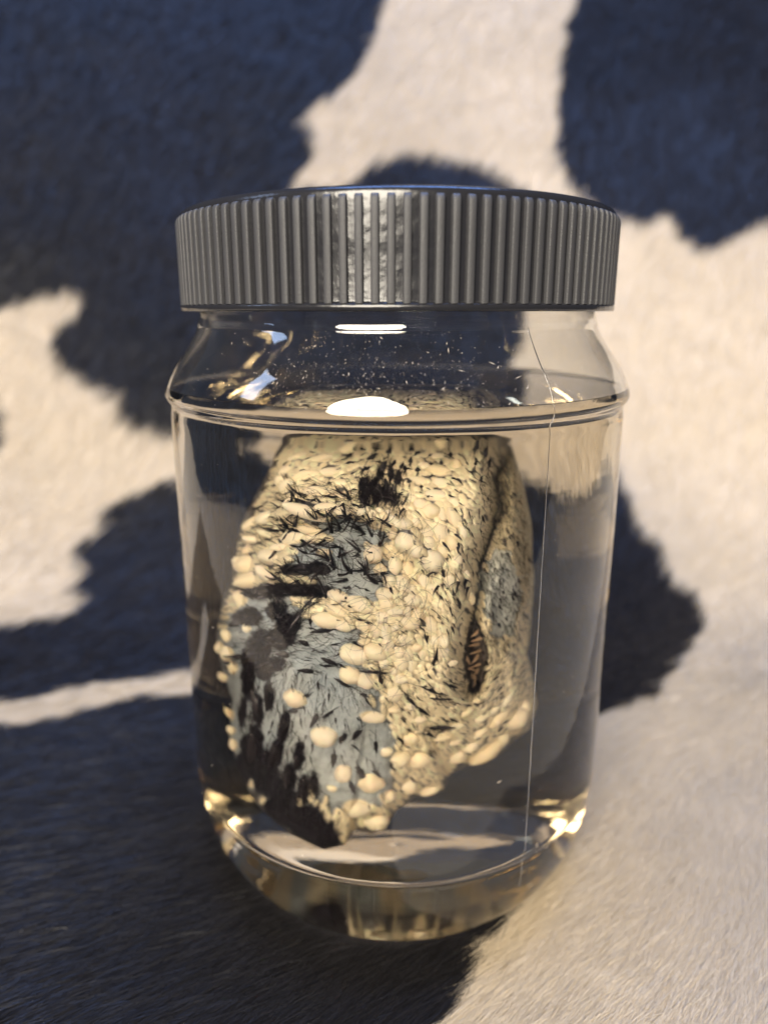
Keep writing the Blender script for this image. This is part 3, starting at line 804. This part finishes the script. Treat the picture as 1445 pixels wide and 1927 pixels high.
# hand-placed spots and bristles (base -> tip)
SPOTS = [(658,859,9,3.5,-20),(657,873,8,4,-10),(686,885,11,4,-22),(645,902,8,3,5),(630,884,7,3,-10),(620,910,4,3,0),(592,916,4,2.5,0),(697,864,14,4.5,-32),(705,835,6,3,0),(680,850,5,4,0),(683,835,5,3,0),(704,848,6,3,0),(731,855,5,9,30),(772,870,4,9,10),(786,887,6,7,0),(810,859,5,4,-30),(831,872,4,4,0),(848,858,5,5,0),(843,840,4,5,0),(774,850,6,4,-20),(785,855,7,4,-30),(755,880,4,9,30),(762,885,4,8,0),(740,875,4,9,30),(770,908,5,5,0),(793,917,4,4,0),(808,935,5,3,-10),(896,850,5,12,30),(913,858,5,13,10),(895,875,3,10,10),(920,875,4,12,0),(905,905,3,9,0),(810,875,5,4,0),(812,896,4,3,0)]
TUFTS = [(709,930,8,17,4),(727,924,8,21,-2),(716,888,6,21,24),(686,934,5,12,15),(684,912,6,13,28),(700,914,6,13,22),(750,900,5,13,0),(736,893,4,9,0),(741,925,5,12,0),(594,1351,5,20,20),(620,1342,3.5,15,48),(646,1386,7,15,22),(674,1377,6,18,28),(629,1424,5.5,19,5),(674,1448,6,21,-12),(707,1400,4,18,0),(662,1478,5,16,-10),(592,1476,6,18,-10),(563,1424,8,26,8),(507,1311,9,27,-4),(486,1332,9,28,3),(535,1365,9,28,6),(521,1415,11,30,14),(481,1403,13,38,2),(573,1483,8,24,0),(545,1460,10,24,0),(622,1246,18,5,20),(580,1263,19,5,0),(540,1232,19,6,-15),(575,1211,13,5,15),(571,1150,36,5,-35),(585,1166,4,11,5),(612,1186,26,5,-8),(650,1288,22,4,25),(686,1308,16,3,20),(600,1074,24,6,28),(640,1112,3.5,9,0),(575,1310,12,4,-20),(556,1336,13,5,-25),(455,1235,32,4,-30),(440,1250,16,4,-20),(450,1170,20,8,-10),(703,1265,26,3,10),(650,1228,14,5,-20),(678,1167,12,3,20),(713,1460,3,14,-20),(735,1440,3.5,14,-28),(752,1390,3,13,-30),(706,1452,4,16,-30),(805,1380,3,16,-40),(790,1335,4,20,-45),(770,1315,4,22,-35),(815,1300,22,4,30),(830,1315,20,3.5,10),(820,1370,34,4,3),(845,1290,16,3,30)]
sp_me = bpy.data.meshes.new('hair_tuft'); bm = bmesh.new(); bmesh.ops.create_icosphere(bm, subdivisions=3, radius=1)
for v in bm.verts:                       # spindle: pointed both ends, streaky
    w = max(0.0, 1 - abs(v.co.y) ** 1.6); a = atan2(v.co.z, v.co.x)
    v.co.x *= (0.55 + 0.45 * w) * (1 + 0.14 * sin(a * 5 + v.co.y * 4)); v.co.y *= 1.12 + 0.10 * sin(a * 4)
    v.co.z *= (0.55 + 0.45 * w)
bm.to_mesh(sp_me); bm.free(); sp_me.materials.append(BLACK)
for p in sp_me.polygons: p.use_smooth = True
for zx, zy, za, zb, zan, cnt in [(545,1110,56,10,4,17),(490,1115,40,9,8,10),(582,1113,32,10,6,9),(561,1073,34,8,0,9),(603,1068,18,8,25,4),(467,1162,24,14,-10,8),(521,1150,16,20,70,8),(540,1178,20,20,-40,10),(528,1204,26,16,-10,10),(488,1216,22,24,-50,8),(512,1254,22,10,-25,6)]:
    for _ in range(cnt):
        TUFTS.append((zx + random.uniform(-.8, .8) * za, zy + random.uniform(-.8, .8) * zb, random.uniform(9, 22), random.uniform(2.2, 4.2), zan + random.gauss(0, 12)))
for (x, y, a, b_, an) in SPOTS + TUFTS:
    if a > b_: a, b_, an = b_, a, an - 90
    place(sp_me, 'hair_tuft', (x, y, a, b_, an, 0.5, 0.1))
    for _ in range(int(3 + b_ / 3)):
        t = random.uniform(-1, 1); c, s = cos(R(an + 90)), sin(R(an + 90))
        bx_ = x + c * b_ * t * .7; by_ = y + s * b_ * t * .7
        aa = R(an + 90) + random.gauss(0, 0.35) + (pi if random.random() < .3 else 0)
        L = random.uniform(0.5, 1.1) * b_ + 5
        hairs.add(curve_px(bx_, by_, bx_ + cos(aa) * L, by_ + sin(aa) * L, random.uniform(-.15, .15), 0.3, 0.6, 5, 0.3), np.array([1, .9, .7, .5, .1]) * 0.075)
BR = [(629,1071,619,1028,6),(661,1078,645,1046,6),(686,1081,687,1050,5),(709,1097,690,1074,6),(694,1072,655,1074,4),(636,1048,666,1035,4),(615,1124,595,1084,5),(538,1100,502,1072,5),(542,946,521,939,4),(574,947,545,938,4),(594,942,568,934,3),(568,935,532,894,2.5),(541,991,528,975,4),(557,989,535,973,2.5),(566,1001,528,990,4),(599,989,576,952,2.5),(625,1001,615,968,3),(640,996,622,968,4),(650,975,640,958,3),(612,1017,590,1030,3),(565,1028,588,1015,3),(578,1042,560,1030,4),(660,968,650,985,3),(680,1000,655,985,4),(685,1005,668,992,4),(672,975,660,1002,3),(643,985,668,968,3),(700,1010,690,988,3),(714,1010,718,990,3),(712,1028,722,1002,4),(625,935,600,925,2),(735,1006,722,1012,3),(760,958,752,975,3),(757,950,768,930,2),(803,1198,805,1210,5),(815,1250,822,1222,5),(803,1204,800,1192,4),(800,1178,790,1165,5),(862,1096,858,1115,4),(878,1090,876,1108,5),(880,1106,878,1122,4),(856,1120,852,1108,3),(865,1145,858,1128,3),(805,1085,820,1078,3),(835,1085,832,1070,4),(825,1103,815,1120,3),(718,1285,716,1262,6),(470,1120,445,1112,5),(640,1030,600,1022,3),(620,1055,575,1045,4)]
for _ in range(70):
    x = random.uniform(520, 740); y = random.uniform(930, 1125); a = R(25) + random.gauss(0, .5) + pi; L = random.uniform(12, 38)
    if random.random() < .3: a = random.uniform(0, 2 * pi)
    BR.append((x, y, x + cos(a) * L, y + sin(a) * L, random.uniform(2, 4.5)))
for x0, y0, x1, y1, w in BR:
    n = 7; t = np.linspace(0, 1, n)
    hairs.add(curve_px(x0, y0, x1 + (x1 - x0) * .15, y1 + (y1 - y0) * .15, random.uniform(-.15, .15), 0.3, 2.5, n, 0.5), w * 0.085 * (1 - t) ** 0.8 + 0.02)
    for _ in range(3):
        hairs.add(curve_px(x0 + random.gauss(0, 2), y0 + random.gauss(0, 2), x1 + random.gauss(0, 9), y1 + random.gauss(0, 9), random.uniform(-.2, .2), 0.3, 2.0, 6, 0.6), np.linspace(0.075, 0.02, 6))
# long loose fine hairs standing off the middle
for _ in range(230):
    x = random.gauss(735, 75); y = random.gauss(1130, 95)
    if not (560 < x < 905 and 930 < y < 1330): continue
    a = random.gauss(-0.4, 1.0) + (pi if random.random() < .5 else 0); L = random.uniform(22, 75)
    if x > 800: a = R(70) + random.gauss(0, .5)
    hairs.add(curve_px(x, y, x + cos(a) * L, y + sin(a) * L, random.uniform(-.3, .3), 0.5, 1.6, 9, 1.6), np.linspace(0.034, 0.015, 9))
for _ in range(260):                       # upper left and left flank
    x = random.uniform(440, 700); y = random.uniform(900, 1060)
    if not in_shape(np.array(x), np.array(y), .95): continue
    a = random.gauss(0.35, 0.35) + (pi if random.random() < .5 else 0); L = random.uniform(15, 50)
    hairs.add(curve_px(x, y, x + cos(a) * L, y + sin(a) * L, random.uniform(-.2, .2), 0.4, 0.9, 7, 0.8), np.linspace(0.05, 0.02, 7))
for _ in range(520):                       # streaks on the grey membrane
    x = random.gauss(600, 80); y = random.gauss(1240, 90)
    if not in_shape(np.array(x), np.array(y), .93): continue
    a = R(float(flow(np.array(x), np.array(y)))) + random.gauss(0.1, 0.3); L = random.uniform(10, 34)
    if y < 1260: a = R(18) + random.gauss(0, .3)
    hairs.add(curve_px(x, y, x + cos(a) * L, y + sin(a) * L, random.uniform(-.2, .2), 0.15, 0.4, 6, 0.3), np.linspace(0.05, 0.02, 6))
for _ in range(1500):                      # shaggy dark zones
    z_ = random.choice(DARKZONES); x = z_[0] + random.gauss(0, z_[2] * .6); y = z_[1] + random.gauss(0, z_[3] * .6)
    if not in_shape(np.array(x), np.array(y), .95): continue
    a = R(90) + random.gauss(0, .35) if y > 1230 or (y < 960) else R(5) + random.gauss(0, .45)
    if random.random() < .5: a += pi
    L = random.uniform(10, 28)
    hairs.add(curve_px(x, y, x + cos(a) * L, y + sin(a) * L, random.uniform(-.2, .2), 0.15, 0.8, 6, 0.3), np.linspace(0.085, 0.02, 6))
for _ in range(750):                      # fine fur on the right lobe
    x = random.uniform(905, 1000); y = random.uniform(835, 1330)
    if not in_shape(np.array(x), np.array(y), .97): continue
    a = R(62 if y < 1230 else 120) + random.gauss(0, .3); L = random.uniform(8, 22)
    hairs.add(curve_px(x, y, x + cos(a) * L, y + sin(a) * L, random.uniform(-.2, .2), 0.15, 0.6, 5, 0.3), np.linspace(0.065, 0.02, 5))
fo = spart('dark_flecks', fleck.mesh('dark_flecks', BLACK)); fo['kind'] = 'stuff'
ho = spart('fine_hairs', hairs.mesh('fine_hairs', BLACK)); ho['kind'] = 'stuff'
# brown quills in the fold
m, nt, b = new_mat('brown_quill'); BROWN = m
b.inputs['Base Color'].default_value = (0.33, 0.22, 0.14, 1); b.inputs['Roughness'].default_value = 0.5
q_me = sp_me.copy(); q_me.name = 'brown_quill'; q_me.materials.clear(); q_me.materials.append(BROWN)
for k, (x, y, L, a) in enumerate([(898,1190,15,-30),(903,1201,17,-34),(899,1212,18,-34),(903,1223,18,-38),(899,1236,17,-40),(902,1249,17,-44),(882,1258,13,-130),(887,1272,13,-125),(878,1240,11,-130),(899,1264,15,-52),(893,1284,13,-70)]):
    place(q_me, 'brown_quill', (x, y, 2.9, L, a + 90, 0.6, -1.2))

# ------------------------------------------------------------------ dust, lint and scratches on the jar's shoulder
dv = []; df = []; nd = 0
def dust_piece(th_, z, w, l, ang, lift=0.05):
    global nd
    pt = lathe_pts([(float(r_at(z)), z), (float(r_at(z + 0.2)), z + 0.2)])
    g = (th_ % (2 * pi)) / (2 * pi) * NSEG; k = int(g) % NSEG
    c0 = pt[0, k] + (pt[0, (k + 1) % NSEG] - pt[0, k]) * (g - int(g)); c1 = pt[1, k] + (pt[1, (k + 1) % NSEG] - pt[1, k]) * (g - int(g))
    tz = c1 - c0; tz /= np.linalg.norm(tz); tt = np.array([cos(th_), sin(th_), 0]); n_ = np.cross(tt, tz)
    c = c0 + n_ * lift
    if np.dot(n_, c0) < 0: n_ = -n_; c = c0 + n_ * lift
    A_ = tt * cos(ang) + tz * sin(ang); B_ = -tt * sin(ang) + tz * cos(ang)
    for sa, sb_, sn in ((-1, 0, 0), (0, -1, 0), (1, 0.2, 0.3), (0.1, 1, 0), (0, 0, 1.2)):
        dv.append(c + A_ * sa * l / 2 + B_ * sb_ * w / 2 + n_ * sn * w / 2)
    for f in ((0, 1, 4), (1, 2, 4), (2, 3, 4), (3, 0, 4), (0, 3, 2), (0, 2, 1)):
        df.append([nd + q_ for q_ in f])
    nd += 5
for _ in range(800):
    az = random.gauss(-4, 17); z = random.choice([random.uniform(-14.6, -3), random.gauss(-12, 2.5)])
    if not -15.4 < z < -2.7: continue
    s_ = random.choice([.06, .08, .10, .15]) * random.uniform(.6, 1.3)
    dust_piece(R(az), z, s_ * .7, s_ * random.choice([1, 1, 1.4, 4]), random.uniform(0, pi), 0.06)
for _ in range(130):
    az = random.uniform(-70, 60); z = random.uniform(-100, -18)
    s_ = random.choice([.06, .08, .12]); dust_piece(R(az), z, s_, s_ * random.choice([1, 1, 2]), random.uniform(0, pi), 0.07)
for az, z, l, a in ((24, -10.2, 1.6, .3), (19, -8, 1.4, -.5), (8, -11.5, 1.0, .5), (10, -6, 1.2, 1.5), (12, -9, 1.3, -.3)):
    dust_piece(R(az), z, 0.10, l, a, 0.06)
dv = np.array(dv); df = np.array(df)
dust = link('dust', np_mesh('dust', dv * MM, df.ravel(), np.arange(len(df)) * 3, np.full(len(df), 3), DUST, False))
tag(dust, 'pale dust specks and lint clinging to the outside of the jar, mostly on its shoulder', 'dust', kind='stuff')
# flakes adrift in the liquid and resting low at the right
fv = []; ff = []
for k in range(46):
    if k < 9: x, y, yy, sz = 1015 + random.gauss(0, 13), 1588 - random.gauss(0, 6), -24, .45
    elif k == 9: x, y, yy, sz = 939, 1472, -30, .5
    else: x, y, yy, sz = random.uniform(380, 1110), random.uniform(860, 1580), random.uniform(-40, -32), .12
    if k > 9 and 400 < x < 1010 and y < 1500: continue
    c = refract_to(np.array(x), np.array(y), yy); rr = hypot(c[0], c[1])
    if rr > 46: c[0] *= 46 / rr; c[1] *= 46 / rr
    for q_ in range(5): fv.append(c + rng.normal(0, sz * .5, 3))
    b0 = len(fv) - 5
    for f in ((0, 1, 2), (0, 2, 3), (0, 3, 4), (1, 2, 3), (0, 1, 4)): ff.append([b0 + q_ for q_ in f])
fl_o = link('floating_flakes', np_mesh('floating_flakes', np.array(fv) * MM, np.array(ff).ravel(), np.arange(len(ff)) * 3, np.full(len(ff), 3), DUST, False))
tag(fl_o, 'tiny pale flakes adrift in the liquid, thickest low at the right', 'flakes', kind='stuff')
# lint hairs on the lid's edge
def lint(pts, label):
    s_ = Strands(); p_ = np.array(spline(pts, 6)); s_.add(p_, np.full(len(p_), 0.02))
    o = link('lint_hair', s_.mesh('lint_hair', DUST)); tag(o, label, 'lint', None)
lint([(20.0, -38.8, 18.2), (20.2, -38.6, 19.6), (19.6, -38.4, 20.8), (20.1, -38.2, 22.0)], 'short pale lint hair standing on the right of the lid')
